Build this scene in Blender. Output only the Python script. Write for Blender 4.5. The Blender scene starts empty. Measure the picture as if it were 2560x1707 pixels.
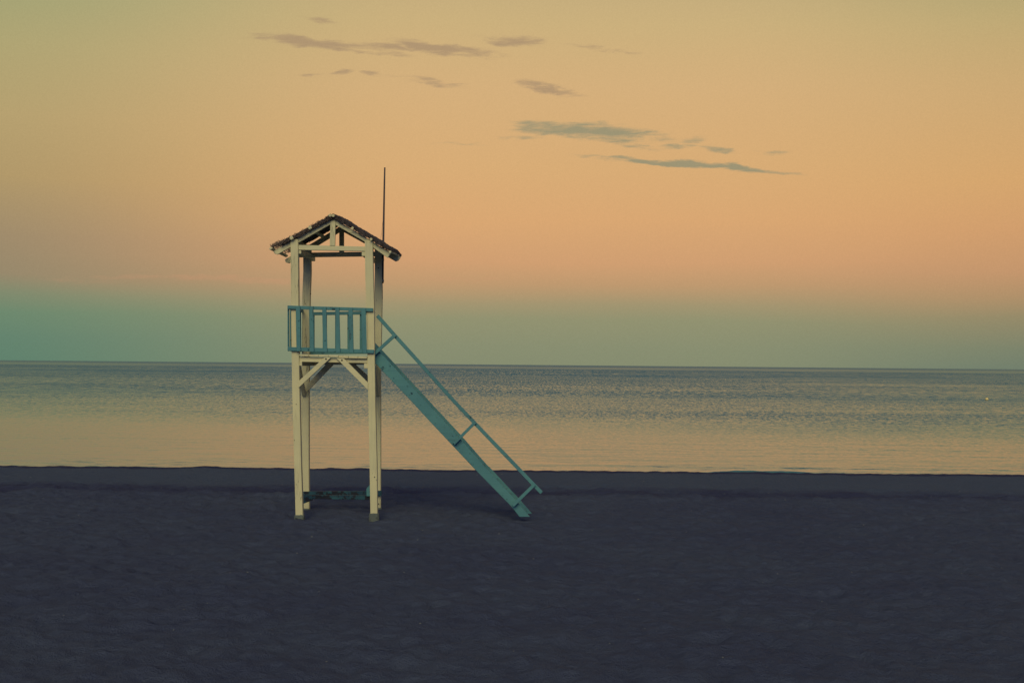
import bpy, bmesh, math, random
import numpy as np
from mathutils import Vector, Matrix

random.seed(7)
rng = np.random.RandomState(11)
sc = bpy.context.scene
COL = sc.collection
R = math.radians

# ------------------------------------------------------------------ camera
FPX = 3000.0                      # focal length in photo pixels (2560 wide)
CAMZ = 2.57
PITCH = math.atan(58 / FPX)
ROLL = R(0.515)
fwd = Vector((0, math.cos(PITCH), math.sin(PITCH)))
r0 = Vector((1, 0, 0))
u0 = r0.cross(fwd)
right = r0 * math.cos(ROLL) + u0 * math.sin(ROLL)
up = u0 * math.cos(ROLL) - r0 * math.sin(ROLL)
cd = bpy.data.cameras.new('camera')
cd.sensor_width = 36
cd.lens = 36 * FPX / 2560
cd.clip_start = 0.1
cd.clip_end = 60000
cam = bpy.data.objects.new('camera', cd)
m3 = Matrix((right, up, -fwd)).transposed()
cam.matrix_world = Matrix.Translation((0, 0, CAMZ)) @ m3.to_4x4()
COL.objects.link(cam)
sc.camera = cam


def ray(px, py):
    return fwd + right * ((px - 1280) / FPX) - up * ((py - 853.5) / FPX)


def at(px, py, Y):
    """point on the vertical plane at distance Y seen in the photo at px, py"""
    d = ray(px, py)
    return Vector((0, 0, CAMZ)) + d * (Y / d.y)


def srgb(r, g, b):
    f = lambda c: (c / 255) / 12.92 if c / 255 <= 0.04045 else ((c / 255 + 0.055) / 1.055) ** 2.4
    return (f(r), f(g), f(b), 1)


# ------------------------------------------------------------------ node helpers
class NT:
    def __init__(self, tree):
        self.t = tree
        tree.nodes.clear()

    def n(self, kind, **kw):
        o = self.t.nodes.new(kind)
        for k, v in kw.items():
            setattr(o, k, v)
        return o

    def l(self, a, b):
        self.t.links.new(a, b)

    def put(self, sock, v):
        if hasattr(v, 'is_output'):
            self.l(v, sock)
        elif v is not None:
            sock.default_value = v

    def math(self, op, a, b=None, c=None, clamp=False):
        o = self.n('ShaderNodeMath', operation=op, use_clamp=clamp)
        self.put(o.inputs[0], a)
        self.put(o.inputs[1], b)
        self.put(o.inputs[2], c)
        return o.outputs[0]

    def vmath(self, op, a, b=None):
        o = self.n('ShaderNodeVectorMath', operation=op)
        self.put(o.inputs[0], a)
        self.put(o.inputs[1], b)
        return o.outputs[1] if op in ('LENGTH', 'DOT_PRODUCT') else o.outputs[0]

    def rng(self, v, a, b, c=0.0, d=1.0, smooth=True):
        o = self.n('ShaderNodeMapRange', interpolation_type='SMOOTHSTEP' if smooth else 'LINEAR')
        self.put(o.inputs[0], v)
        for i, x in enumerate((a, b, c, d)):
            self.put(o.inputs[i + 1], x)
        return o.outputs[0]

    def mix(self, f, a, b, blend='MIX'):
        o = self.n('ShaderNodeMix', data_type='RGBA', blend_type=blend)
        self.put(o.inputs[0], f)
        self.put(o.inputs[6], a)
        self.put(o.inputs[7], b)
        return o.outputs[2]

    def noise(self, vec, scale, detail=3, rough=0.5, dist=0.0, out=0):
        o = self.n('ShaderNodeTexNoise')
        self.put(o.inputs['Vector'], vec)
        o.inputs['Scale'].default_value = scale
        o.inputs['Detail'].default_value = detail
        o.inputs['Roughness'].default_value = rough
        o.inputs['Distortion'].default_value = dist
        return o.outputs[out]

    def ramp(self, v, stops):
        o = self.n('ShaderNodeValToRGB')
        self.put(o.inputs[0], v)
        e = o.color_ramp.elements
        while len(e) < len(stops):
            e.new(0.5)
        for i, (p, c) in enumerate(stops):
            e[i].position = p
            e[i].color = c
        return o.outputs[0]

    def mapping(self, vec, loc=(0, 0, 0), rot=(0, 0, 0), scale=(1, 1, 1), kind='POINT'):
        o = self.n('ShaderNodeMapping', vector_type=kind)
        self.put(o.inputs[0], vec)
        o.inputs[1].default_value = loc
        o.inputs[2].default_value = rot
        o.inputs[3].default_value = scale
        return o.outputs[0]


def material(name):
    m = bpy.data.materials.new(name)
    m.use_nodes = True
    t = NT(m.node_tree)
    out = t.n('ShaderNodeOutputMaterial')
    b = t.n('ShaderNodeBsdfPrincipled')
    t.l(b.outputs[0], out.inputs[0])
    return m, t, b


# ------------------------------------------------------------------ world
SUN_EL, SUN_ROT = R(36), R(186)       # twilight glow comes from behind the viewer
world = bpy.data.worlds.new('World')
sc.world = world
world.use_nodes = True
w = NT(world.node_tree)
wout = w.n('ShaderNodeOutputWorld')
tc = w.n('ShaderNodeTexCoord')
D = tc.outputs['Generated']
sep = w.n('ShaderNodeSeparateXYZ')
w.l(D, sep.inputs[0])
dx, dy, dz = sep.outputs
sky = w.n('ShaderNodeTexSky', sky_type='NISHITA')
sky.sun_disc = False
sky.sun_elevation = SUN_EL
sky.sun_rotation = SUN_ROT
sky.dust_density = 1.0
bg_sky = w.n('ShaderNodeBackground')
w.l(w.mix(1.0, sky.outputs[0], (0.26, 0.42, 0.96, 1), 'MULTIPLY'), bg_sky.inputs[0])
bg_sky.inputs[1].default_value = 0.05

# twilight bands by elevation: teal shadow of the earth, pink belt, orange, olive
ysafe = w.math('MAXIMUM', dy, 0.05)
az = w.math('DIVIDE', dx, ysafe)
horiz = w.math('SQRT', w.math('ADD', w.math('MULTIPLY', dx, dx), w.math('MULTIPLY', dy, dy)))
el = w.math('DIVIDE', dz, w.math('MAXIMUM', horiz, 0.01))
elw = w.math('ADD', el, w.math('MULTIPLY', w.math('SUBTRACT', w.noise(w.mapping(D, scale=(1, 1, 6)), 2.2, 2), 0.5), 0.02))
e = w.math('DIVIDE', elw, 0.34)


def disp(y, yh):      # displayed row (1568 high) -> ramp position
    return max(0.0, (yh - y) * 1.0884 / FPX / 0.34)


yc, yl, yr = 837, 828, 847
ramp_c = w.ramp(e, [(0.0, srgb(134, 140, 112)), (disp(800, yc), srgb(137, 142, 113)),
                    (disp(740, yc), srgb(146, 146, 113)), (disp(700, yc), srgb(163, 149, 113)),
                    (disp(655, yc), srgb(190, 153, 112)), (disp(600, yc), srgb(208, 159, 114)),
                    (disp(500, yc), srgb(217, 167, 115)), (disp(380, yc), srgb(216, 172, 118)),
                    (disp(200, yc), srgb(212, 175, 124)), (disp(60, yc), srgb(203, 176, 125)),
                    (disp(-40, yc), srgb(195, 172, 125))])
ramp_l = w.ramp(e, [(0.0, srgb(95, 129, 109)), (disp(780, yl), srgb(99, 131, 110)),
                    (disp(720, yl), srgb(108, 136, 110)), (disp(680, yl), srgb(128, 138, 110)),
                    (disp(640, yl), srgb(150, 136, 108)), (disp(560, yl), srgb(158, 139, 108)),
                    (disp(440, yl), srgb(176, 152, 106)), (disp(300, yl), srgb(181, 160, 112)),
                    (disp(150, yl), srgb(174, 164, 116)), (disp(20, yl), srgb(160, 162, 117))])
ramp_r = w.ramp(e, [(0.0, srgb(112, 126, 108)), (disp(800, yr), srgb(124, 131, 107)),
                    (disp(730, yr), srgb(150, 138, 105)), (disp(690, yr), srgb(176, 144, 106)),
                    (disp(640, yr), srgb(196, 150, 109)), (disp(550, yr), srgb(209, 158, 109)),
                    (disp(440, yr), srgb(213, 166, 110)), (disp(250, yr), srgb(204, 169, 117)),
                    (disp(100, yr), srgb(190, 169, 118)), (disp(0, yr), srgb(174, 163, 116))])
fl = w.rng(az, -0.06, -0.47)
fr = w.rng(az, 0.16, 0.47)
skyc = w.mix(fr, w.mix(fl, ramp_c, ramp_l), ramp_r)

# thin evening clouds, laid out in directions of the sky
uv = w.n('ShaderNodeCombineXYZ')
w.l(az, uv.inputs[0])
w.l(w.math('DIVIDE', dz, ysafe), uv.inputs[1])
uvv = uv.outputs[0]
nz = w.noise(w.mapping(uvv, rot=(0, 0, R(6)), scale=(14, 46, 1)), 1.6, 5, 0.62, out=1)
nzc = w.vmath('SUBTRACT', nz, (0.5, 0.5, 0.5))
warp = w.vmath('MULTIPLY', nzc, (0.050, 0.014, 0.0))
uvd = w.vmath('ADD', uvv, warp)
fine = w.noise(w.mapping(uvv, rot=(0, 0, R(-5)), scale=(16, 95, 1)), 2.0, 6, 0.66, 0.5)


def cloud_group(items):
    acc = None
    for (x, y, hw, hh, rot, dens) in items:
        d = ray(x * 1.0884, y * 1.0884)
        loc = (d.x / d.y, d.z / d.y, 0)
        s = 1.0884 / FPX
        v = w.mapping(uvd, loc=loc, rot=(0, 0, R(-rot)), scale=(hw * s * 1.3, hh * s * 1.35, 1), kind='TEXTURE')
        ln = w.vmath('LENGTH', w.vmath('MULTIPLY', v, (1, 1, 0)))
        g = w.math('MULTIPLY', w.rng(ln, 1.25, 0.0), dens)
        acc = g if acc is None else w.math('MAXIMUM', acc, g)
    k = w.math('ADD', acc, w.math('MULTIPLY', w.math('SUBTRACT', fine, 0.5), 3.0))
    a = w.rng(k, 0.0, 1.25)
    return w.math('MULTIPLY', a, w.rng(acc, 0.0, 0.45))


upper = [(745, 101, 150, 12, 5, 1.35), (1010, 112, 110, 13, 8, 1.35), (1180, 94, 75, 12, 3, 1.3), (890, 108, 80, 8, 3, 1.0),
         (880, 124, 70, 8, 3, .75), (740, 46, 45, 8, 5, .6), (990, 187, 80, 9, 7, .7), (1262, 203, 66, 10, 12, 1.2),
         (860, 167, 30, 8, 5, .65), (795, 163, 22, 6, -8, .6), (720, 172, 40, 6, -6, .55), (1390, 112, 90, 8, 5, .6),
         (1100, 122, 60, 11, 5, .7), (640, 90, 70, 12, 8, .75)]
mid = [(1345, 302, 160, 19, 4, 1.25), (1255, 296, 75, 17, 2, 1.1), (1560, 332, 60, 12, -10, .8), (1465, 335, 50, 9, 15, .7),
       (1645, 340, 45, 7, 6, .62), (1765, 353, 50, 6, 0, .55), (1530, 374, 180, 5.5, 4, 1.25), (1700, 386, 125, 7, 5, 1.3), (1610, 380, 150, 5, 5, 1.2),
       (1450, 369, 90, 6, 3, .7), (1050, 333, 60, 5, 2, .5), (1190, 319, 60, 5, 2, .5)]
pink = [(520, 641, 200, 7, 1.5, 1.0), (330, 636, 120, 6, 0, .7), (1080, 640, 120, 6, 1, .5), (160, 645, 120, 7, 0, .6)]
skyc = w.mix(w.math('MULTIPLY', cloud_group(pink), 0.2), skyc, srgb(214, 150, 116))
a1 = w.math('MULTIPLY', cloud_group(upper), 0.80)
a2 = w.math('MULTIPLY', cloud_group(mid), 0.85)
skyc = w.mix(a1, skyc, srgb(168, 142, 112))
skyc = w.mix(a2, skyc, srgb(144, 143, 116))
# a hint of mottling in the haze
mott = w.noise(D, 900, 2, 0.6)
skyc = w.mix(1.0, skyc, w.ramp(mott, [(0.3, (0.97, 0.97, 0.97, 1)), (0.7, (1.03, 1.03, 1.03, 1))]), 'MULTIPLY')

bg_tw = w.n('ShaderNodeBackground')
w.l(skyc, bg_tw.inputs[0])
bg_tw.inputs[1].default_value = 1.0
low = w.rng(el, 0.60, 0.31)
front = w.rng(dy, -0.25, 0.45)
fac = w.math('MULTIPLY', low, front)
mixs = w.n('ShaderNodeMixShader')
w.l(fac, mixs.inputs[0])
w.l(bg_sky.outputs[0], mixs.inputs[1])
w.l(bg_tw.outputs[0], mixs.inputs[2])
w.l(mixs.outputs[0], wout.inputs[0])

# ------------------------------------------------------------------ sun
sd = bpy.data.lights.new('sun', 'SUN')
sd.energy = 1.8
sd.angle = R(42)
sd.color = (1.0, 0.87, 0.40)
sun = bpy.data.objects.new('sun', sd)
sdir = Vector((math.sin(SUN_ROT) * math.cos(SUN_EL), math.cos(SUN_ROT) * math.cos(SUN_EL), math.sin(SUN_EL)))
sun.rotation_euler = sdir.to_track_quat('Z', 'Y').to_euler()
sun.location = (-4, -10, 12)
COL.objects.link(sun)


# ------------------------------------------------------------------ materials
def paint(name, base, alt, dirt, chip=0.0, grain_axis=2, rough=0.6, chipcol=None, chipscale=14.0):
    """weathered paint on wood: grain along the board's long axis, stains, cracks and chips"""
    m, t, b = material(name)
    c = t.n('ShaderNodeTexCoord').outputs['Object']
    gs = [26, 26, 26]
    gs[grain_axis] = 1.3
    grain = t.noise(t.mapping(c, scale=tuple(gs)), 1.0, 5, 0.65)
    blot = t.noise(c, 2.3, 4, 0.6)
    col = t.mix(t.rng(blot, 0.32, 0.68), base, alt)
    col = t.mix(t.rng(grain, 0.50, 0.78, 0, 0.55), col, dirt)
    cr = list(gs)
    cr[grain_axis] = 0.7
    crack = t.noise(t.mapping(c, loc=(3.1, 7.7, 1.3), scale=tuple(cr)), 1.5, 2, 0.5)
    crk = t.rng(t.math('ABSOLUTE', t.math('SUBTRACT', crack, 0.5)), 0.012, 0.004)
    crk = t.math('MULTIPLY', crk, t.rng(t.noise(c, 1.1, 2), 0.50, 0.62))
    col = t.mix(t.math('MULTIPLY', crk, 0.8), col, (0.035, 0.035, 0.03, 1))
    hgt = grain
    if chip > 0:
        cn = t.noise(t.mapping(c, scale=(1, 1, 1)), chipscale, 4, 0.6)
        cf = t.rng(cn, 0.66 - chip * 0.12, 0.70 - chip * 0.12)
        col = t.mix(cf, col, chipcol or (0.03, 0.035, 0.045, 1))
        hgt = t.math('SUBTRACT', grain, t.math('MULTIPLY', cf, 0.8))
    t.l(col, b.inputs['Base Color'])
    b.inputs['Roughness'].default_value = rough
    b.inputs['Specular IOR Level'].default_value = 0.25
    bp = t.n('ShaderNodeBump')
    bp.inputs['Strength'].default_value = 0.35
    bp.inputs['Distance'].default_value = 0.006
    t.l(hgt, bp.inputs['Height'])
    t.l(bp.outputs[0], b.inputs['Normal'])
    return m


WHITE = [paint('cream_paint_%s' % 'xyz'[a], (0.69, 0.635, 0.40, 1), (0.62, 0.575, 0.37, 1), (0.38, 0.38, 0.30, 1), 0.0, a) for a in range(3)]
TEAL = [paint('teal_paint_%s' % 'xyz'[a], (0.095, 0.260, 0.290, 1), (0.078, 0.22, 0.265, 1), (0.04, 0.14, 0.19, 1), 0.25, a,
              chipcol=(0.02, 0.07, 0.10, 1)) for a in range(3)]
WORN = [paint('worn_teal_paint_%s' % 'xyz'[a], (0.03, 0.11, 0.15, 1), (0.012, 0.04, 0.08, 1), (0.01, 0.02, 0.04, 1), 1.5, a,
              chipcol=(0.012, 0.016, 0.03, 1), chipscale=9) for a in range(3)]
CONC = paint('concrete', (0.16, 0.19, 0.17, 1), (0.11, 0.13, 0.13, 1), (0.07, 0.08, 0.09, 1), 0.4, 2, 0.9)


def plain(name, col, rough=0.6, var=0.3, scale=20, metal=0.0):
    m, t, b = material(name)
    c = t.n('ShaderNodeTexCoord').outputs['Object']
    n = t.noise(c, scale, 4, 0.6)
    t.l(t.mix(n, tuple(x * (1 - var) for x in col[:3]) + (1,), tuple(min(1, x * (1 + var)) for x in col[:3]) + (1,)), b.inputs['Base Color'])
    b.inputs['Roughness'].default_value = rough
    b.inputs['Metallic'].default_value = metal
    return m


BOLT = plain('rusty_bolt', (0.018, 0.016, 0.02, 1), 0.7)
MAST = plain('dark_metal', (0.055, 0.045, 0.06, 1), 0.6)
CLAMP = plain('grey_clamp', (0.2, 0.2, 0.18, 1), 0.5)
THATCH = plain('dark_reed_thatch', (0.060, 0.047, 0.052, 1), 0.9, 0.7, 45)
TWIG = plain('dry_twig', (0.17, 0.125, 0.11, 1), 0.9, 0.8, 22)
BUOY = plain('buoy_plastic', (0.85, 0.66, 0.28, 1), 0.4, 0.12, 6)
BUOYD = plain('wet_buoy_weed', (0.05, 0.06, 0.04, 1), 0.5, 0.4, 12)
SHELL = plain('pale_pebble', (0.17, 0.19, 0.20, 1), 0.6, 0.5, 30)


# ------------------------------------------------------------------ mesh helpers
def link(name, bm, mat, parent=None, smooth=False):
    me = bpy.data.meshes.new(name)
    bm.normal_update()
    bm.to_mesh(me)
    bm.free()
    if smooth:
        for p in me.polygons:
            p.use_smooth = True
    me.materials.append(mat)
    o = bpy.data.objects.new(name, me)
    COL.objects.link(o)
    if parent is not None:
        o.parent = parent
    return o


ROOT = None


def part(name, bm, mat, parent=None, smooth=False, label=None):
    p = parent if parent is not None else ROOT
    o = link(name, bm, mat, p, smooth)
    # all parts are modelled in world space; the parent chain only carries the root's offset
    o.matrix_parent_inverse = p.matrix_world.inverted() if p else Matrix()
    if label:
        o['label'] = label
    return o


def prism_w(bm, pts, T, seg=1, bevel=0.004, wob=0.0):
    """closed outline of world points in a vertical plane, pushed back by T metres"""
    n = len(pts)
    a = [bm.verts.new(p) for p in pts]
    b = [bm.verts.new((p[0], p[1] + T, p[2])) for p in pts]
    fs = [bm.faces.new(a), bm.faces.new(list(reversed(b)))]
    for i in range(n):
        j = (i + 1) % n
        fs.append(bm.faces.new([a[j], a[i], b[i], b[j]]))
    bmesh.ops.recalc_face_normals(bm, faces=fs)
    if bevel:
        es = set()
        for f in fs:
            es.update(f.edges)
        try:
            bmesh.ops.bevel(bm, geom=list(es), offset=bevel, segments=1, affect='EDGES', clamp_overlap=True)
        except Exception:
            pass
    return bm


def prism(pxs, Y, T, bm=None, bevel=0.004):
    bm = bm or bmesh.new()
    return prism_w(bm, [at(x, y, Y) for x, y in pxs], T, bevel=bevel)


def strip(ctr, width, Y, T, bm=None, bevel=0.004):
    """board following photo points ctr [(x, y)], width in photo pixels"""
    L, Rr = [], []
    for i, (x, y) in enumerate(ctr):
        a = ctr[max(0, i - 1)]
        b = ctr[min(len(ctr) - 1, i + 1)]
        tx, ty = b[0] - a[0], b[1] - a[1]
        l = math.hypot(tx, ty)
        nx, ny = -ty / l, tx / l
        L.append((x + nx * width / 2, y + ny * width / 2))
        Rr.append((x - nx * width / 2, y - ny * width / 2))
    return prism(L + Rr[::-1], Y, T, bm, bevel)


def tube(bm, pts, rad, sides=8):
    rings = []
    pts = [Vector(p) for p in pts]
    for i, p in enumerate(pts):
        t = (pts[min(i + 1, len(pts) - 1)] - pts[max(i - 1, 0)]).normalized()
        ref = Vector((0, 0, 1)) if abs(t.z) < 0.9 else Vector((1, 0, 0))
        u = t.cross(ref).normalized()
        v = t.cross(u)
        rr = rad[i] if isinstance(rad, (list, tuple)) else rad
        rings.append([bm.verts.new(p + (u * math.cos(a) + v * math.sin(a)) * rr)
                      for a in [2 * math.pi * k / sides for k in range(sides)]])
    for a, b in zip(rings, rings[1:]):
        for k in range(sides):
            bm.faces.new([a[k], a[(k + 1) % sides], b[(k + 1) % sides], b[k]])
    bm.faces.new(rings[0][::-1])
    bm.faces.new(rings[-1])
    return bm


def board3(bm, a, b, wx, wz, bevel=0.004):
    """board from a to b with section wx (horizontal) by wz"""
    a, b = Vector(a), Vector(b)
    t = (b - a).normalized()
    u = t.cross(Vector((0, 0, 1))).normalized()
    v = u.cross(t)
    vs = []
    for p in (a, b):
        for s, q in ((-1, -1), (1, -1), (1, 1), (-1, 1)):
            vs.append(bm.verts.new(p + u * s * wx / 2 + v * q * wz / 2))
    fs = [bm.faces.new([vs[i] for i in f]) for f in
          ((0, 1, 2, 3), (7, 6, 5, 4), (0, 4, 5, 1), (1, 5, 6, 2), (2, 6, 7, 3), (3, 7, 4, 0))]
    bmesh.ops.recalc_face_normals(bm, faces=fs)
    es = set()
    for f in fs:
        es.update(f.edges)
    bmesh.ops.bevel(bm, geom=list(es), offset=bevel, segments=1, affect='EDGES', clamp_overlap=True)
    return bm


def bolt(bm, px, py, Y, r=0.012):
    c = at(px, py, Y)
    return tube(bm, [c + Vector((0, 0.004, 0)), c - Vector((0, 0.008, 0)), c - Vector((0, 0.011, 0))], [r, r, r * 0.6], 10)


# ------------------------------------------------------------------ value noise on grids
def vnoise(X, Y, seed):
    r = np.random.RandomState(seed)
    N = 256
    tab = r.rand(N, N)
    xi = np.floor(X).astype(int)
    yi = np.floor(Y).astype(int)
    xf = X - xi
    yf = Y - yi
    xf = xf * xf * xf * (xf * (xf * 6 - 15) + 10)
    yf = yf * yf * yf * (yf * (yf * 6 - 15) + 10)
    g = lambda a, b: tab[(xi + a) % N, (yi + b) % N]
    return (g(0, 0) * (1 - xf) + g(1, 0) * xf) * (1 - yf) + (g(0, 1) * (1 - xf) + g(1, 1) * xf) * yf - 0.5


def rot_noise(X, Y, sx, sy, seed, ang=0.5):
    c, s = math.cos(ang), math.sin(ang)
    return vnoise((X * c - Y * s) / sx + seed * 3.7, (X * s + Y * c) / sy + seed * 1.9, seed)


def grid_mesh(name, xs, ys, zfun, mat):
    X, Y = np.meshgrid(np.array(xs), np.array(ys), indexing='xy')
    Z = zfun(X, Y)
    nx, ny = len(xs), len(ys)
    co = np.stack([X, Y, Z], -1).reshape(-1, 3)
    idx = np.arange(nx * ny).reshape(ny, nx)
    f = np.stack([idx[:-1, :-1], idx[:-1, 1:], idx[1:, 1:], idx[1:, :-1]], -1).reshape(-1, 4)
    me = bpy.data.meshes.new(name)
    me.vertices.add(len(co))
    me.vertices.foreach_set('co', co.ravel())
    me.loops.add(f.size)
    me.loops.foreach_set('vertex_index', f.ravel())
    me.polygons.add(len(f))
    me.polygons.foreach_set('loop_start', np.arange(0, f.size, 4))
    me.polygons.foreach_set('loop_total', np.full(len(f), 4))
    me.polygons.foreach_set('use_smooth', np.ones(len(f), bool))
    me.update(calc_edges=True)
    me.materials.append(mat)
    o = bpy.data.objects.new(name, me)
    COL.objects.link(o)
    return o


# ------------------------------------------------------------------ sand
FEET = [(at(x_, 1280, y_).x, y_, s_) for x_, y_, s_ in ((748, 20.06, 1), (935, 20.06, 1), (764, 21.26, .8), (942, 21.26, .8), (1315, 20.3, 1.1))]


def sand_height(X, Y):
    sm = lambda a, b, v: (lambda t: t * t * (3 - 2 * t))(np.clip((v - a) / (b - a), 0, 1))
    dist_fade = sm(34, 30, Y)
    z = 0.05 * rot_noise(X, Y, 3.3, 2.1, 3, 0.3) * sm(29, 24, Y)
    d = rot_noise(X, Y, 0.42, 0.30, 5, 0.4) * 0.042 + rot_noise(X, Y, 0.19, 0.15, 6, 1.1) * 0.046 \
        + rot_noise(X, Y, 0.10, 0.09, 8, 0.2) * 0.032
    pit = rot_noise(X, Y, 0.24, 0.34, 9, 0.9)
    d -= 0.16 * np.clip(pit - 0.22, 0, 1)
    smooth_zone = 1 - 0.75 * sm(25.2, 26.4, Y + rot_noise(X, Y, 2.5, 2.5, 12) * 0.8)
    z = z + d * smooth_zone * dist_fade
    # churned wrack line and the berm that rises to the water's edge
    wob = rot_noise(X, Y * 0, 4.0, 1.0, 14, 0) * 0.7
    yy = Y + wob
    tr = np.exp(-((yy - 24.6) / 0.55) ** 2)
    z = z - 0.10 * tr + 0.07 * np.exp(-((yy - 23.4) / 0.5) ** 2) * (0.4 + vnoise(X / 1.3, Y / 0.8, 21))
    z = z + 0.14 * rot_noise(X, Y, 0.9, 0.35, 15, 0.05) * np.exp(-((yy - 24.4) / 1.0) ** 2)
    crest = 0.012 * vnoise(X / 2.2, X * 0, 16) + 0.016 * vnoise(X / 0.22, X * 0, 17) + 0.008 * vnoise(X / 0.7, X * 0, 18) \
        + 0.028 * np.exp(-((X + 7.45) / 0.45) ** 2)
    rise = sm(25.4, 28.9, Y)
    z = z - 0.05 * sm(24, 25.4, Y) * (1 - rise) + crest * rise * sm(30.2, 29.3, Y)
    for (gy, sd_, dp) in ((24.15, 4, .045), (25.05, 5, .035), (23.3, 6, .02)):
        z = z - dp * np.exp(-((Y - gy - 0.5 * vnoise(X / 6, X * 0, 40 + sd_)) / 0.13) ** 2) * (0.6 + 0.8 * vnoise(X / 0.5, Y / 0.3, 50 + sd_))
    for (fx, fy, sc_) in FEET:
        r2 = (X - fx) ** 2 + (Y - fy) ** 2
        z = z - 0.022 * sc_ * np.exp(-r2 / 0.16) + 0.03 * sc_ * np.exp(-((np.sqrt(r2) - 0.62) / 0.22) ** 2) * (0.5 + vnoise(X / 0.3, Y / 0.3, 60))
    z = z - 0.42 * np.clip(Y - 29.35, 0, 3.6) - 0.03 * np.clip(Y - 33, 0, 50)
    return z


m_sand, t, b = material('dark_sand')
g = t.n('ShaderNodeNewGeometry').outputs['Position']
n1 = t.noise(g, 0.35, 4, 0.6)
n2 = t.noise(g, 4.5, 5, 0.65)
n3 = t.noise(g, 60, 3, 0.7)
col = t.mix(t.rng(n1, 0.3, 0.7), (0.067, 0.081, 0.147, 1), (0.080, 0.099, 0.162, 1))
col = t.mix(t.rng(n2, 0.35, 0.75, 0, 0.45), col, (0.044, 0.053, 0.106, 1))
col = t.mix(t.rng(n3, 0.52, 0.8, 0, 0.5), col, (0.100, 0.130, 0.19, 1))
spk = t.noise(g, 34, 1, 0.5)
col = t.mix(t.rng(spk, 0.80, 0.84, 0, 0.8), col, (0.25, 0.27, 0.28, 1))
sp = t.n('ShaderNodeSeparateXYZ')
t.l(g, sp.inputs[0])
wv = t.noise(t.mapping(g, scale=(0.6, 1, 0)), 1.0, 3, 0.6)
yw = t.math('ADD', sp.outputs[1], t.math('MULTIPLY', t.math('SUBTRACT', wv, 0.5), 1.1))
damp = t.math('MULTIPLY', t.rng(yw, 23.3, 24.2), t.rng(yw, 26.0, 25.0))
dampn = t.math('MULTIPLY', damp, t.rng(t.noise(t.mapping(g, scale=(1.2, 3, 1)), 1.0, 4, 0.65), 0.30, 0.60, 0.40, 0.85))
col = t.mix(dampn, col, (0.040, 0.044, 0.100, 1))
paleb = t.math('MULTIPLY', t.rng(yw, 25.2, 26.3), t.rng(sp.outputs[1], 29.0, 28.6))
col = t.mix(t.math('MULTIPLY', paleb, 0.55), col, (0.082, 0.114, 0.178, 1))
wet = t.rng(t.math('ADD', sp.outputs[1], t.math('MULTIPLY', t.math('SUBTRACT', t.noise(g, 1.4, 3), 0.5), 0.5)), 28.75, 28.95)
col = t.mix(wet, col, (0.040, 0.048, 0.11, 1))
t.l(col, b.inputs['Base Color'])
b.inputs['Roughness'].default_value = 0.95
b.inputs['Specular IOR Level'].default_value = 0.1
bp = t.n('ShaderNodeBump')
bp.inputs['Strength'].default_value = 1.0
bp.inputs['Distance'].default_value = 0.05
t.l(t.math('ADD', t.noise(g, 11, 6, 0.72), t.math('MULTIPLY', t.noise(g, 70, 2, 0.6), 0.4)), bp.inputs['Height'])
t.l(bp.outputs[0], b.inputs['Normal'])


def spaced(parts):
    out = []
    for a, b_, st in parts:
        n = max(1, int(round((b_ - a) / st)))
        out += [a + (b_ - a) * i / n for i in range(n)]
    out.append(parts[-1][1])
    return out


xs = spaced([(-600, -60, 60), (-60, -15, 3), (-15, 15, 0.042), (15, 60, 3), (60, 600, 60)])
ys = spaced([(-300, -20, 40), (-20, 7.5, 2.5), (7.5, 16, 0.040), (16, 30.4, 0.05), (30.4, 36, 0.7), (36, 60, 6)])
beach = grid_mesh('sand', xs, ys, sand_height, m_sand)
beach['kind'] = 'structure'


def ground_z(x, y):
    return float(sand_height(np.array([[x]]), np.array([[y]]))[0, 0])


# ------------------------------------------------------------------ sea
SEA = -0.60
m_sea, t, b = material('sea_water')
g = t.n('ShaderNodeNewGeometry').outputs['Position']
sp = t.n('ShaderNodeSeparateXYZ')
t.l(g, sp.inputs[0])
Yp = sp.outputs[1]
b.inputs['Base Color'].default_value = (0.085, 0.195, 0.205, 1)
b.inputs['IOR'].default_value = 1.46
b.inputs['Roughness'].default_value = 0.12
ly = t.math('LOGARITHM', t.math('MAXIMUM', Yp, 20.0), 10.0)


def wramp(stops):
    r_ = t.ramp(t.math('DIVIDE', t.math('SUBTRACT', ly, 1.5), 2.0), [((math.log10(y) - 1.5) / 2.0, (v,) * 3 + (1,)) for y, v in stops])
    q = t.n('ShaderNodeSeparateColor')
    t.l(r_, q.inputs[0])
    return q.outputs[0]


# wind-ruffled patches, drawn out along the shore
patch = t.noise(t.mapping(g, loc=(4, 9, 0), rot=(0, 0, R(3)), scale=(0.012, 0.045, 1)), 1.0, 6, 0.68)
patch2 = t.noise(t.mapping(g, loc=(1, 2, 0), rot=(0, 0, R(-3)), scale=(0.06, 0.40, 1)), 1.0, 4, 0.65)
# wavelets: short ones by the beach, longer trains farther out
wa = t.noise(t.mapping(g, rot=(0, 0, R(4)), scale=(6.5, 4.5, 1)), 1.0, 4, 0.7)
wb = t.noise(t.mapping(g, rot=(0, 0, R(-3)), scale=(6.0, 1.6, 1)), 1.0, 4, 0.75)
wc = t.noise(t.mapping(g, rot=(0, 0, R(2)), scale=(4.2, 0.32, 1)), 1.0, 4, 0.8)
wd = t.noise(t.mapping(g, scale=(2.2, 0.05, 1)), 1.0, 4, 0.8)
wv_ = t.mix(t.rng(ly, 1.66, 1.90), wa, wb)
wv_ = t.mix(t.rng(ly, 2.0, 2.2), wv_, wc)
wv_ = t.mix(t.rng(ly, 2.45, 2.7), wv_, wd)
wsep = t.n('ShaderNodeSeparateColor')
t.l(wv_, wsep.inputs[0])
wave = t.math('MULTIPLY', t.math('SUBTRACT', wsep.outputs[0], 0.5), 2.0)
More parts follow.
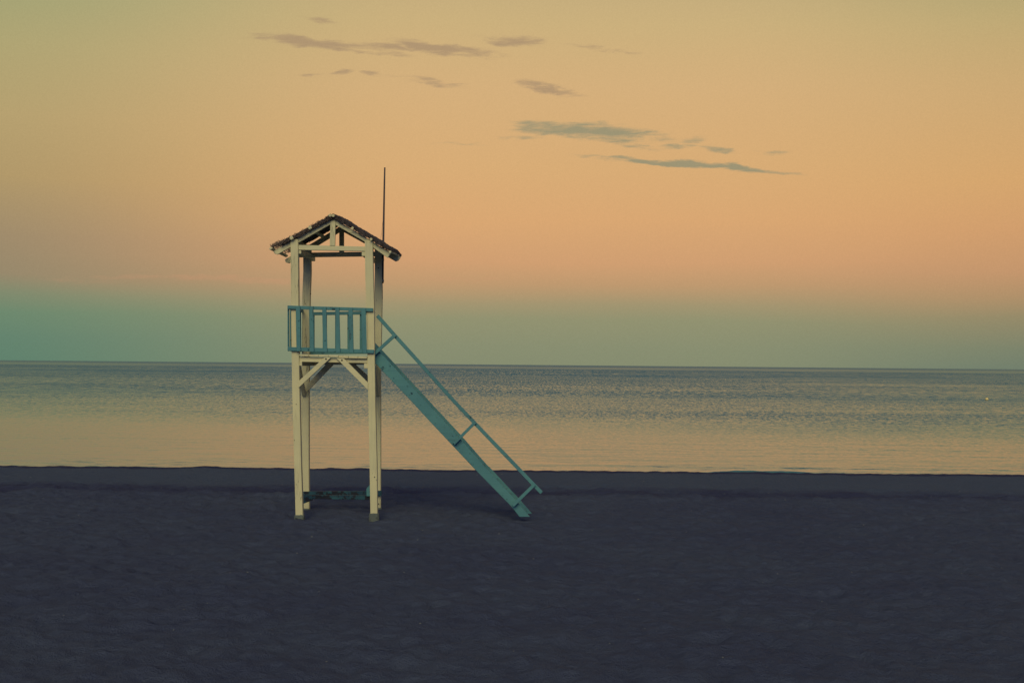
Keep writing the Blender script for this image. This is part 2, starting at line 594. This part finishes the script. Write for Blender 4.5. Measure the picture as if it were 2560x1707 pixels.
mean = wramp([(32, .045), (42, .052), (55, .085), (80, .15), (150, .195), (300, .225), (700, .25), (860, .24), (980, .20), (1700, .20), (2400, .23)])
amp = wramp([(32, .06), (42, .10), (55, .22), (80, .38), (150, .48), (300, .50), (700, .42), (860, .30), (980, .05), (1700, .05), (2400, .08)])
pf = t.math('MULTIPLY', t.rng(patch, 0.30, 0.70, 0.80, 1.20, smooth=False), t.rng(patch2, 0.30, 0.70, 0.92, 1.08, smooth=False))
# calmer water on the left side of the bay
xr = t.math('DIVIDE', sp.outputs[0], Yp)
brz = t.math('ADD', 1.0, t.math('MULTIPLY', t.rng(xr, -0.15, 0.35, -0.18, 0.28), t.rng(ly, 2.1, 1.8)))
pf = t.math('MULTIPLY', pf, brz)
tilt = t.math('MULTIPLY', t.math('ADD', mean, t.math('MULTIPLY', wave, amp)), pf)
shn = t.noise(t.mapping(g, rot=(0, 0, R(1)), scale=(1.1, 6.0, 1)), 1.0, 4, 0.65)
shore = t.math('MULTIPLY', t.math('MULTIPLY', t.rng(Yp, 35.2, 36.6), t.rng(Yp, 40.5, 37.2)), t.rng(shn, 0.54, 0.70, 0.0, 0.34))
shore = t.math('MULTIPLY', shore, t.rng(t.noise(t.mapping(g, scale=(0.16, 0.3, 1)), 1.0, 2), 0.42, 0.60))
tilt = t.math('ADD', tilt, shore)
tilt = t.math('MAXIMUM', tilt, 0.004)
nb = t.noise(t.mapping(g, loc=(7, 3, 5), scale=(0.9, 0.8, 1)), 1.0, 3, 0.6)
tx = t.math('MULTIPLY', t.math('SUBTRACT', nb, 0.5), t.math('MULTIPLY', amp, 0.6))
cn_ = t.n('ShaderNodeCombineXYZ')
t.l(tx, cn_.inputs[0])
t.l(t.math('MULTIPLY', tilt, -1.0), cn_.inputs[1])
gn = t.n('ShaderNodeNewGeometry').outputs['Normal']
t.l(t.vmath('NORMALIZE', t.vmath('ADD', gn, cn_.outputs[0])), b.inputs['Normal'])
b.inputs['Roughness'].default_value = 0.07


def sea_height(X, Y):
    sm = lambda a, b, v: (lambda t: t * t * (3 - 2 * t))(np.clip((v - a) / (b - a), 0, 1))
    near = sm(60, 42, Y) * sm(-26, -20, X) * sm(26, 20, X)
    z = SEA + near * (0.020 * rot_noise(X, Y, 3.0, 0.8, 31, 0.03) + 0.012 * rot_noise(X, Y, 0.8, 0.35, 32, -0.05))
    # small shore ripples and one low wave rolling in on the right
    sh = np.exp(-((Y - 37.2) / 1.0) ** 2)
    z = z + sh * 0.045 * np.clip(rot_noise(X, Y, 1.6, 0.35, 33, 0.02) * (0.6 + vnoise(X / 5, Y * 0, 34)), 0, 1) * near
    prof = sm(5.4, 7.0, X) * sm(9.6, 8.2, X)
    yc_ = 36.2 + 0.12 * vnoise(X / 0.8, X * 0, 35)
    ridge = np.where(Y < yc_, np.exp(-((Y - yc_) / 0.10) ** 2), np.exp(-((Y - yc_) / 0.35) ** 2))
    z = z + 0.048 * prof * (1 + 0.5 * vnoise(X / 0.25, Y * 0, 36)) * ridge
    return z


xs = spaced([(-30000, -2000, 7000), (-2000, -30, 200), (-30, 30, 0.10), (30, 2000, 200), (2000, 30000, 7000)])
ys = spaced([(29.5, 35.4, 1.0), (35.4, 39.5, 0.05), (39.5, 62, 0.14), (62, 200, 20), (200, 3000, 280), (3000, 45000, 7000)])
sea = grid_mesh('water', xs, ys, sea_height, m_sea)
sea['kind'] = 'structure'

# ------------------------------------------------------------------ lifeguard tower
base = Vector((at(840, 1292, 20.6).x, 20.6, 0))
ROOT = bpy.data.objects.new('lifeguard_tower', None)
ROOT.location = base
COL.objects.link(ROOT)
ROOT.matrix_world = Matrix.Translation(base)
ROOT['label'] = 'cream wooden lifeguard tower with teal railings, teal stairs and thatched gable roof on dark sand'
ROOT['category'] = 'lifeguard tower'

YF, YR = 20.0, 21.2          # front faces of the front and the rear posts
PW = 0.125


def post(rows, Y, T=PW):
    """rows: (y, xleft, xright)"""
    L = [(a, y) for y, a, c in rows]
    Rr = [(c, y) for y, a, c in rows]
    bm = bmesh.new()
    n = len(rows)
    ring = []
    for y, a, c in rows:
        p, q = at(a, y, Y), at(c, y, Y)
        ring.append([bm.verts.new(v) for v in (p, q, q + Vector((0, T, 0)), p + Vector((0, T, 0)))])
    for r1, r2 in zip(ring, ring[1:]):
        for k in range(4):
            bm.faces.new([r1[k], r1[(k + 1) % 4], r2[(k + 1) % 4], r2[k]])
    bm.faces.new(ring[0])
    bm.faces.new(ring[-1][::-1])
    bmesh.ops.recalc_face_normals(bm, faces=bm.faces[:])
    es = [e for e in bm.edges if abs((e.verts[0].co - e.verts[1].co).normalized().z) > 0.9 or
          all(len(v.link_edges) == 3 for v in e.verts)]
    bmesh.ops.bevel(bm, geom=es, offset=0.006, segments=2, affect='EDGES', clamp_overlap=True)
    return bm


def footing(x0, x1, y0, y1, Y, parent):
    a, c = at(x0, y0, Y), at(x1, y1, Y)
    cx, hw = (a.x + c.x) / 2, (c.x - a.x) / 2
    bm = bmesh.new()
    rings = []
    prof = [(1.0, -0.12), (1.02, c.z + 0.0), (0.98, a.z - 0.012), (0.90, a.z), (0.6, a.z + 0.002)]
    for s, z in prof:
        ring = []
        for k in range(20):
            an = 2 * math.pi * k / 20
            ca, sa = math.cos(an), math.sin(an)
            p = 5
            rr = hw * s / ((abs(ca) ** p + abs(sa) ** p) ** (1 / p)) * (1 + random.uniform(-.05, .05))
            ring.append(bm.verts.new((cx + ca * rr, Y + PW / 2 + sa * rr, z + random.uniform(-.005, .005))))
        rings.append(ring)
    for r1, r2 in zip(rings, rings[1:]):
        for k in range(20):
            bm.faces.new([r1[k], r1[(k + 1) % 20], r2[(k + 1) % 20], r2[k]])
    bm.faces.new(rings[-1])
    part('footing', bm, CONC, parent, label='rough grey concrete footing under the post')


posts = [
    ([(598, 726.1, 744.8), (680, 726.6, 745.7), (780, 727.8, 746.2), (880, 728.8, 747.4), (970, 730.2, 748.4), (1160, 735.4, 752.6), (1290, 738.8, 756.8)], YF, (735.6, 760, 1286.5, 1297)),
    ([(601.5, 911.8, 931.4), (680, 912.8, 932.6), (760, 915.2, 935), (880, 918.3, 936.2), (1020, 921, 938.4), (1160, 923.8, 942), (1286, 926, 943.3)], YF, (922.4, 947, 1283, 1295)),
    ([(612, 757.4, 776.6), (680, 757.9, 777), (740, 755.6, 774.6), (880, 754.6, 773), (1000, 753.4, 771.8), (1160, 753.2, 771.8), (1272, 755.5, 772.8)], YR, (753.5, 775.0, 1270.5, 1276)),
    ([(618, 936.8, 955), (680, 936.8, 954.8), (740, 936.2, 955.2), (930, 933.2, 951.4), (1160, 933.0, 951.4), (1270, 933.2, 951.2)], YR, (931, 953.2, 1268.5, 1275)),
]
post_labels = ['front left post, facing the camera', 'front right post with a long crack', 'rear left post, shaded at its top', 'rear right post carrying the mast']
P_OBJ = []
for (rows, Y, ft), lb in zip(posts, post_labels):
    o = part('post', post(rows, Y), WHITE[2], label=lb)
    P_OBJ.append(o)
    footing(ft[0], ft[1], ft[2], ft[3], Y, o)

# bolts and nails on the posts
for (px, py, Y, pi, rad) in [(946, 670, YR, 3, .010), (936.5, 1192, YF, 1, .009), (941, 1199, YF, 1, .006), (740.5, 1010, YF, 0, .006),
                            (736, 1100, YF, 0, .006), (946.2, 1259, YR, 3, .009), (943.3, 978.3, YR, 3, .010)]:
    bm = bmesh.new()
    bolt(bm, px, py, Y, rad)
    part('bolt', bm, BOLT, P_OBJ[pi])
bm = bmesh.new()
c = at(774, 734.3, YR + 0.05)
tube(bm, [c - Vector((0.01, 0, 0)), c + Vector((0.022, 0, 0)), c + Vector((0.026, 0, 0))], [0.012, 0.012, 0.008], 8)
part('bolt', bm, BOLT, P_OBJ[2])

# tie beams, side beams
part('tie_beam', prism([(743, 612.4), (914, 616.5), (914, 628), (743, 624.7)], YF + 0.03, 0.06), WHITE[0])
part('tie_beam', prism([(744, 631.8), (940, 629.2), (940, 640.6), (744, 643.2)], YR + 0.075, 0.06), WHITE[0])
part('side_beam', prism([(743.5, 621), (752.9, 621), (752.9, 634.6), (743.5, 634.6)], YF + 0.045, 1.45), WHITE[1])
part('side_beam', prism([(904.3, 626.5), (913.5, 626.5), (913.5, 640.3), (904.3, 640.3)], YF + 0.045, 1.42), WHITE[1])

# rafters and king posts
part('rafter', prism([(683, 628), (832, 545.6), (832, 557.4), (693.5, 636.4), (686, 634)], YF + 0.035, 0.05), WHITE[0])
part('rafter', prism([(832.6, 545.6), (912, 592), (977, 633), (969, 644.6), (912, 604.4), (832.6, 558.8)], YF + 0.039, 0.05), WHITE[0])
part('rafter', prism([(712, 649), (853.4, 563.6), (853.4, 577.6), (722, 658.2), (714, 656)], YR + 0.04, 0.05), WHITE[0])
part('rafter', prism([(854, 563.6), (912, 595), (1001, 643.5), (996, 651), (989, 653.8), (912, 609.2), (854, 577.4)], YR + 0.045, 0.05), WHITE[0])
part('king_post', prism([(825.8, 553), (838.6, 553), (837.3, 614.4), (824.2, 614.4)], YF + 0.022, 0.05), WHITE[2])
part('king_post', prism([(847.9, 568), (859.6, 568), (859.6, 634), (847.9, 634)], YR + 0.028, 0.05), WHITE[2])

# battens carried by the rafters, running front to back under the thatch
for (px, py, hw, hh, rot) in [(677, 621, 3.9, 2.8, -28), (728.5, 595.0, 4.4, 4.2, -28), (774.5, 569.0, 4.4, 4.2, -28),
                             (825, 538.4, 3.6, 3.6, -28)]:
    ca, sa = math.cos(R(rot)), math.sin(R(rot))
    q = [(px + ca * x - sa * y, py + sa * x + ca * y) for x, y in ((-hw, -hh), (hw, -hh), (hw, hh), (-hw, hh))]
    part('batten', prism(q, 19.93, 1.40, bevel=0.008), WHITE[1])
for (px, py, rr) in [(833.0, 539.0, 0.023), (881.2, 570, .021), (927.5, 598, .022), (975, 629.6, .021)]:
    bm = bmesh.new()
    p = at(px, py, 19.93)
    tube(bm, [p, p + Vector((0, .8, .045)), p + Vector((0, 1.72, .075))], rr, 12)
    part('batten', bm, WHITE[1])


# thatch mats
def densify(pl, step=5):
    out = []
    for (x0, y0), (x1, y1) in zip(pl, pl[1:]):
        n = max(1, int(math.hypot(x1 - x0, y1 - y0) / step))
        out += [(x0 + (x1 - x0) * i / n, y0 + (y1 - y0) * i / n) for i in range(n)]
    out.append(pl[-1])
    return out


def lerp_y(pl, x):
    for (x0, y0), (x1, y1) in zip(pl, pl[1:]):
        if min(x0, x1) <= x <= max(x0, x1):
            return y0 + (y1 - y0) * (x - x0) / (x1 - x0 if x1 != x0 else 1)
    return pl[-1][1] if abs(x - pl[-1][0]) < abs(x - pl[0][0]) else pl[0][1]


def mat_mesh(top, bot, xs_, Y0, Y1, seed, rise):
    rnd = random.Random(seed)
    bm = bmesh.new()
    ny = 26
    T, B = [], []
    for j in range(ny + 1):
        Yj = Y0 + (Y1 - Y0) * j / ny
        rt, rb = [], []
        up_ = rise * min(1.0, (Yj - Y0) / 0.9)
        for i, x in enumerate(xs_):
            a = at(x, lerp_y(top, x), Y0)
            c = at(x, lerp_y(bot, x), Y0)
            edge = rnd.uniform(-.02, .02) if j in (0, ny) else 0
            rt.append(bm.verts.new((a.x + rnd.uniform(-.006, .006), Yj + edge, a.z + up_ + rnd.uniform(-.010, .010))))
            rb.append(bm.verts.new((c.x, Yj + edge + rnd.uniform(-.004, .004), c.z + up_ + rnd.uniform(-.004, .004))))
        T.append(rt)
        B.append(rb)
    n = len(xs_)
    for j in range(ny):
        for i in range(n - 1):
            bm.faces.new([T[j][i], T[j][i + 1], T[j + 1][i + 1], T[j + 1][i]])
            bm.faces.new([B[j][i], B[j + 1][i], B[j + 1][i + 1], B[j][i + 1]])
    for i in range(n - 1):
        bm.faces.new([T[0][i], B[0][i], B[0][i + 1], T[0][i + 1]])
        bm.faces.new([T[ny][i], T[ny][i + 1], B[ny][i + 1], B[ny][i]])
    for j in range(ny):
        bm.faces.new([T[j][0], T[j + 1][0], B[j + 1][0], B[j][0]])
        bm.faces.new([T[j][-1], B[j][-1], B[j + 1][-1], T[j + 1][-1]])
    return bm


topL = [(673, 618.5), (689.6, 608), (712, 599), (729.8, 590.5), (752, 579), (776.7, 565), (805, 549.5), (831.5, 534.6)]
botL = [(673, 622), (689.6, 619), (712, 608.5), (729.8, 599.5), (752, 589), (776.7, 574.5), (805, 559), (831.5, 546)]
topR = [(831.5, 534.6), (840, 538.6), (862, 550.6), (881, 564.4), (897.4, 572.6), (912.7, 582.6), (929, 591), (943.3, 600.8),
        (951, 605), (964.3, 613.7), (983.5, 625), (1003, 637.4)]
botR = [(831.5, 546), (840, 549.4), (859, 561), (873, 566.4), (881, 567.4), (887, 574), (893, 580.5), (911, 591.2), (918, 592.8), (928, 595),
        (934, 602), (940, 609.6), (958, 618.2), (966, 621.8), (975, 626.6), (986, 632.5), (1003, 640)]
XL = [x for x, y in densify([(702, 0), (831.5, 0)], 4)]
XR = [x for x, y in densify([(831.5, 0), (980, 0)], 4)]
thl = part('thatch', mat_mesh(topL, botL, XL, 19.975, 21.26, 1, .055), THATCH, label='left slope of dark reed thatch, frayed at the eave')
thr = part('thatch', mat_mesh(topR, botR, XR, 19.972, 21.70, 2, .07), THATCH, label='right slope of dark reed thatch sagging over the battens')


def twigs(top, bot, x0, x1, n, seed, Y0, Y1, edge_frac=0.5, rad=0.0035, over=0.02):
    rnd = random.Random(seed)
    bm = bmesh.new()
    for _ in range(n):
        x = rnd.uniform(x0, x1)
        dep = Y0 + rnd.uniform(-.03, .03) if rnd.random() < edge_frac else rnd.uniform(Y0, Y1)
        f = rnd.random()
        y = lerp_y(top, x) * (1 - f) + lerp_y(bot, x) * f if dep < Y0 + .04 else lerp_y(top, x)
        p = at(x, y, Y0)
        p.y = dep
        s = 1 if x < 831 else -1
        slope = Vector((s * 0.87, 0, 0.5))            # uphill
        nrm = Vector((-s * 0.5, 0, 0.87))
        L = rnd.uniform(.03, .075)
        d = (slope * rnd.uniform(-.7, .9) + nrm * rnd.uniform(0.05, .6) + Vector((0, rnd.uniform(-.7, .5), 0))).normalized()
        bend = nrm * rnd.uniform(-.02, .02) + slope * rnd.uniform(-.03, .03)
        a = p - d * L * .45 + nrm * over * .2
        m_ = p + bend
        e_ = p + d * L * .55 + bend * .5
        r_ = rad * rnd.uniform(.7, 1.4)
        tube(bm, [a, m_, e_], [r_, r_, r_ * .5], 4)
    return bm


part('twigs', twigs(topL, botL, 702, 829, 620, 5, 19.97, 21.25, .6), TWIG, thl)
part('twigs', twigs(topR, botR, 836, 978, 420, 6, 19.98, 21.65, 0.35), THATCH, thr)


# frayed eave: loose reed stalks hanging past the end of the left mat, sky showing through
def eave(seed, Y0, Y1, n):
    rnd = random.Random(seed)
    bm = bmesh.new()
    for k in range(n):
        dep = Y0 + (Y1 - Y0) * k / n + rnd.uniform(-.01, .01)
        x1_ = rnd.uniform(702, 712)
        x0_ = rnd.uniform(675, 690) if rnd.random() < .6 else rnd.uniform(686, 699)
        q = [at(xx, lerp_y(topL, xx) + rnd.uniform(2, 8) * (1 if xx > 682 else .4), 19.98) for xx in (x1_, (x0_ + x1_) / 2, x0_)]
        q = [Vector((v.x, dep + rnd.uniform(-.012, .012), v.z + rnd.uniform(-.006, .006))) for v in q]
        tube(bm, q, [.006, .005, .003], 5)
    for k in range(260):
        dep = rnd.uniform(Y0, Y0 + .04) if rnd.random() < .4 else rnd.uniform(Y0, Y1)
        x = rnd.uniform(677, 704)
        p = at(x, lerp_y(topL, x) + rnd.uniform(-1, 6), 19.98)
        p.y = dep
        d = Vector((rnd.uniform(-.5, .3), rnd.uniform(-.3, .3), rnd.uniform(.2, .9))).normalized()
        tube(bm, [p - d * .02, p + Vector((rnd.uniform(-.012, .012), 0, 0)), p + d * rnd.uniform(.02, .045)], [.0035, .003, .002], 4)
    return bm


part('eave_reeds', eave(4, 19.97, 21.25, 38), TWIG, thl)

for o in list(thl.children) + list(thr.children):
    o['kind'] = 'stuff'

# deck
joints = [747.6, 771.6, 796, 821.4, 846.4, 870.8, 894.8, 917.6]
for i in range(7):
    x0_, x1_ = joints[i] + .35, joints[i + 1] - .35
    if i < 4:
        f = lambda x: 885.3 + (x - 747) * 0.030
        th = 4.5
    else:
        f = lambda x: 889.2 + (x - 846) * 0.022
        th = 5.6
    part('deck_plank', prism([(x0_, f(x0_)), (x1_, f(x1_)), (x1_, f(x1_) + th), (x0_, f(x0_) + th)], YF - .02 + random.uniform(-.008, .008), 1.36, bevel=.003), WHITE[1])
part('joist', prism([(745, 891.5), (920, 896.6), (920, 907.6), (745, 904.2)], YF + .035, .05), WHITE[0])
part('joist', prism([(760, 899), (945, 899), (945, 911), (760, 911.6)], YR + .02, .05), WHITE[0])
part('deck_beam', prism([(746.5, 903.5), (755, 903.5), (755, 914.3), (746.5, 914.3)], YF + .02, 1.42), WHITE[1])
part('deck_beam', prism([(910, 908.6), (919.5, 908.6), (919.5, 920.6), (910, 920.6)], YF + .02, 1.42), WHITE[1])


# braces
def brace(pts, Y, bolts_=(), label=None):
    o = part('brace', prism(pts, Y, .045), WHITE[0], label=label)
    for (px, py) in bolts_:
        bm = bmesh.new()
        bolt(bm, px, py, Y, .013)
        part('bolt', bm, BOLT, o)


brace([(809, 895), (812, 893.8), (826.3, 893.7), (826, 895), (746, 969.8), (746, 953)], YF - .012, [(815, 896.9)])
brace([(841.5, 895.4), (859, 895.6), (862, 898.2), (920, 957), (920, 975), (842, 896.8)], YF - .012, [(854.7, 900.2)])
brace([(818, 907), (838, 907), (768, 979), (768, 960.8)], YR - .03)
brace([(868, 903), (882, 905), (940, 957), (940, 976)], YR - .032)
# side braces from the rear posts up to the deck beams, running in depth
for (px, lb) in ((760, None), (944, None)):
    lo = at(px, 986, YR - .01)
    hi = Vector((lo.x, 20.62, at(px, 914, 20.6).z))
    bm = bmesh.new()
    board3(bm, lo, hi, .06, .085)
    o = part('brace', bm, WHITE[1])
    if px < 800:
        bm = bmesh.new()
        bolt(bm, 759.4, 979, YR - .075, .012)
        part('bolt', bm, BOLT, o)
    if px > 800:
        pass

# railings
fr_ = bmesh.new()
prism([(718.6, 763.6), (932.4, 770.2), (932.4, 778.6), (718.6, 772.2)], 19.955, .043, fr_)
prism([(719.7, 867.0), (934.7, 874.2), (934.7, 883.2), (719.7, 877)], 19.955, .043, fr_)
front_rail = part('railing', fr_, TEAL[0], label='front teal railing')
tops = [(739.2, 750), (772.3, 783.4), (805.2, 815.7), (837.7, 848.2), (870.8, 881.7), (902.8, 914.0)]
bots = [(741.2, 751.6), (774.2, 785), (807.7, 818.2), (840.2, 851), (873.2, 884), (905.6, 916.8)]
for i, ((a, c), (d, e_)) in enumerate(zip(tops, bots)):
    yt = 764.1 + (a - 718.6) * 0.031
    yb = 877.2 + (d - 720) * 0.029
    part('baluster', prism([(a, yt - (i % 2) * .4), (c, yt + .3), (e_, yb + (i % 3) * .4), (d, yb + .4)], 19.929 + .001 * i, .025), TEAL[2], front_rail)
rr_ = bmesh.new()
prism([(757, 780.6), (948, 777.6), (948, 785.8), (757, 788.4)], YR + PW + .003, .04, rr_)
prism([(770, 877.4), (948, 876.4), (948, 884.2), (770, 885.8)], YR + PW + .003, .04, rr_)
rear_rail = part('railing', rr_, TEAL[0], label='rear teal railing, darker in the shade')
for x in [775.7, 806.7, 837.6, 868.4, 899.2, 930]:
    part('baluster', prism([(x, 780), (x + 10.4, 780), (x + 10.4, 884), (x, 884.4)], YR + PW + .045, .024), TEAL[2], rear_rail)
sr_ = bmesh.new()
prism([(721.8, 765.2), (727.2, 765.2), (727.2, 773.4), (721.8, 773.4)], 20.0, 1.36, sr_)
prism([(721.8, 868.5), (727.2, 868.5), (727.2, 877), (721.8, 877)], 20.0, 1.36, sr_)
side_rail = part('railing', sr_, TEAL[1], label='left side teal railing seen end on')
for k in range(6):
    part('baluster', prism([(718.6, 765.6), (721.6, 765.6), (721.9, 877.6), (718.9, 877.6)], 20.0 + .005, .07), TEAL[2], side_rail)
kids = [o for o in side_rail.children]
for k, o in enumerate(kids):
    o.data = o.data.copy()
    o.data.transform(Matrix.Translation((0, .225 * k, 0)))
b0 = bmesh.new()
prism([(727.3, 877.5), (728.6, 877.5), (728.6, 902), (727.3, 902)], 20.02, .05, b0)
b0.free()

# stairs
SY, SD = 20.16, .66          # front stringer distance, stair width
low_edge = [(926, 895), (938.4, 908.3), (1025.6, 1000), (1080, 1059), (1186, 1171.4), (1276, 1263), (1299, 1291.5)]
upp_edge = [(1325, 1291.5), (1297, 1258), (1226, 1180), (1217, 1172), (1145, 1090), (1075, 1015), (1064, 1003), (948, 878), (926, 855)]
part('stringer', prism(low_edge + upp_edge, SY, .04), TEAL[0], label='front stair stringer, chipped teal')
low2 = [(x, y) for x, y in low_edge]
low2[-1] = (1306, 1298)
upp2 = [(1332, 1298)] + upp_edge[1:]
o2 = part('stringer', prism([(x + (2 if y > 1180 else 0), y) for x, y in low2 + upp2], SY, .04), TEAL[0], label='rear stair stringer')
o2.data.transform(Matrix.Translation((0, SD, 0)))
# treads between the stringers, sitting near their upper edge
pa, pb = at(950, 893, SY), at(1290, 1262, SY)
NT_ = 10
for k in range(NT_):
    f = (k + .4) / NT_
    c = pa.lerp(pb, f)
    c = c + Vector((-.020, 0, -.020))
    bm = bmesh.new()
    dx_, dz_ = .065, .014
    pts = [Vector((c.x - dx_, SY + .042, c.z - dz_)), Vector((c.x + dx_, SY + .042, c.z - dz_)),
           Vector((c.x + dx_, SY + .042, c.z + dz_)), Vector((c.x - dx_, SY + .042, c.z + dz_))]
    prism_w(bm, pts, SD - .044, bevel=.003)
    part('tread', bm, TEAL[1])
# handrail with three pickets
hr = strip([(943, 789), (985, 836.5), (1060, 919.5), (1133.5, 1001.5), (1215, 1087), (1297, 1172), (1332, 1209), (1354, 1231.6)], 9.0, SY - .045, .04)
hand = part('handrail', hr, TEAL[0])
part('picket', strip([(988.5, 836.5), (936, 884)], 8.2, SY - .082, .036), TEAL[0], hand)
part('picket', strip([(1188.5, 1055), (1134.5, 1109)], 7.4, SY - .082, .036), TEAL[0], hand)
part('picket', strip([(1337, 1210), (1282, 1264)], 8.0, SY - .082, .036), TEAL[0], hand)

# lower boards between the legs, worn
lb_ = part('lower_board', prism([(754, 1228.6), (954, 1226.4), (954, 1238.8), (754, 1240.4)], YR - .055, .05), WORN[0], label='upper worn teal board across the rear legs')
lb2 = part('lower_board', prism([(757, 1237.2), (926, 1238.2), (926, 1249.2), (757, 1246.4)], 20.72, .055), WORN[0], label='lower worn teal board, paint almost gone')
part('bracket', prism([(756, 1240), (760, 1240), (781, 1244), (781, 1250), (759, 1258.5), (756, 1258)], 20.69, .028), WORN[0], lb2)
part('bracket', prism([(916, 1221), (925.5, 1210), (928, 1210), (928, 1240), (916, 1240)], 20.69, .028), TEAL[2], lb2)

# mast on the rear right post, with clamps, halyard and a loose cable
bm = bmesh.new()
MY = YR + .03
tube(bm, [at(956.6, 708, MY), at(957.2, 650, MY), at(958.4, 600, MY), at(959.8, 520, MY), at(961.2, 450, MY), at(962.0, 419, MY)],
     [.019, .019, .0185, .0165, .0145, .013], 10)
mast = part('mast', bm, MAST, smooth=True, label='thin dark mast rising from the rear right post')
for (px, py) in [(958.2, 607), (957.0, 650), (956.7, 702)]:
    bm = bmesh.new()
    p = at(px, py, MY)
    tube(bm, [p - Vector((0, 0, .018)), p + Vector((0, 0, .018))], .024, 10)
    board3(bm, p - Vector((.05, .0, 0)), p, .03, .02, .002)
    part('clamp', bm, CLAMP, mast)
bm = bmesh.new()
tube(bm, [at(957.4, 549, MY - .01), at(954.5, 578, MY - .01), at(950.5, 606, MY - .01)], .0018, 5)
part('wire', bm, MAST, mast)
bm = bmesh.new()
tube(bm, [at(954.8, 706, MY - .02), at(955.6, 716, MY - .02), at(956.3, 728, MY - .02), at(956.0, 740, MY - .02), at(954.9, 750, MY - .02)], .004, 6)
part('cable', bm, MAST, mast)

# ------------------------------------------------------------------ buoy
bc = at(2467, 996.2, 121.0)
bu = bpy.data.objects.new('mooring_buoy', None)
bu.location = (bc.x, 121.0, SEA)
COL.objects.link(bu)
bu['label'] = 'small round yellow buoy floating on the open sea at the right'
bu['category'] = 'buoy'


def lathe(prof, sides=24):
    bm = bmesh.new()
    rings = []
    for r_, z in prof:
        rings.append([bm.verts.new((math.cos(2 * math.pi * k / sides) * r_, math.sin(2 * math.pi * k / sides) * r_, z)) for k in range(sides)])
    for a, c in zip(rings, rings[1:]):
        for k in range(sides):
            bm.faces.new([a[k], a[(k + 1) % sides], c[(k + 1) % sides], c[k]])
    bm.faces.new(rings[0][::-1])
    bm.faces.new(rings[-1])
    return bm


RB = .165
o = link('float', lathe([(RB * math.cos(a), .13 + RB * math.sin(a)) for a in [R(-88 + 176 * i / 14) for i in range(15)]]), BUOY, bu, True)
o = link('waterline_band', lathe([(RB * 1.02 * math.cos(a), .13 + RB * 1.02 * math.sin(a)) for a in [R(-70 + 36 * i / 5) for i in range(6)]]), BUOYD, bu, True)
bm = bmesh.new()
tube(bm, [Vector((.045 * math.cos(a), 0, .30 + .04 * math.sin(a))) for a in [2 * math.pi * i / 12 for i in range(13)]], .010, 6)
link('lifting_eye', bm, BUOYD, bu, True)

# ------------------------------------------------------------------ pale pebbles and shell bits on the sand
bm = bmesh.new()
for k in range(130):
    Yk = 9 + 19.5 * random.random() ** 0.8
    Xk = random.uniform(-.46, .46) * Yk
    zk = ground_z(Xk, Yk)
    s = random.uniform(.003, .0075)  * (1 + Yk / 30)
    mt = Matrix.Translation((Xk, Yk, zk + s * .3)) @ Matrix.Rotation(random.uniform(0, 6), 4, 'Z') @ Matrix.Diagonal((s * random.uniform(.8, 1.8), s, s * .6, 1))
    bmesh.ops.create_icosphere(bm, subdivisions=1, radius=1, matrix=mt)
pb_ = link('pebbles', bm, SHELL, None, True)
pb_['kind'] = 'stuff'
pb_['label'] = 'tiny pale pebbles and shell bits scattered over the dark sand'
pb_['category'] = 'pebbles'

# ------------------------------------------------------------------ render settings
sc.render.engine = 'CYCLES'
sc.view_settings.view_transform = 'Standard'
sc.view_settings.look = 'None'
sc.view_settings.exposure = 0
sc.view_settings.gamma = 1
sc.render.resolution_x = 1024
sc.render.resolution_y = 682
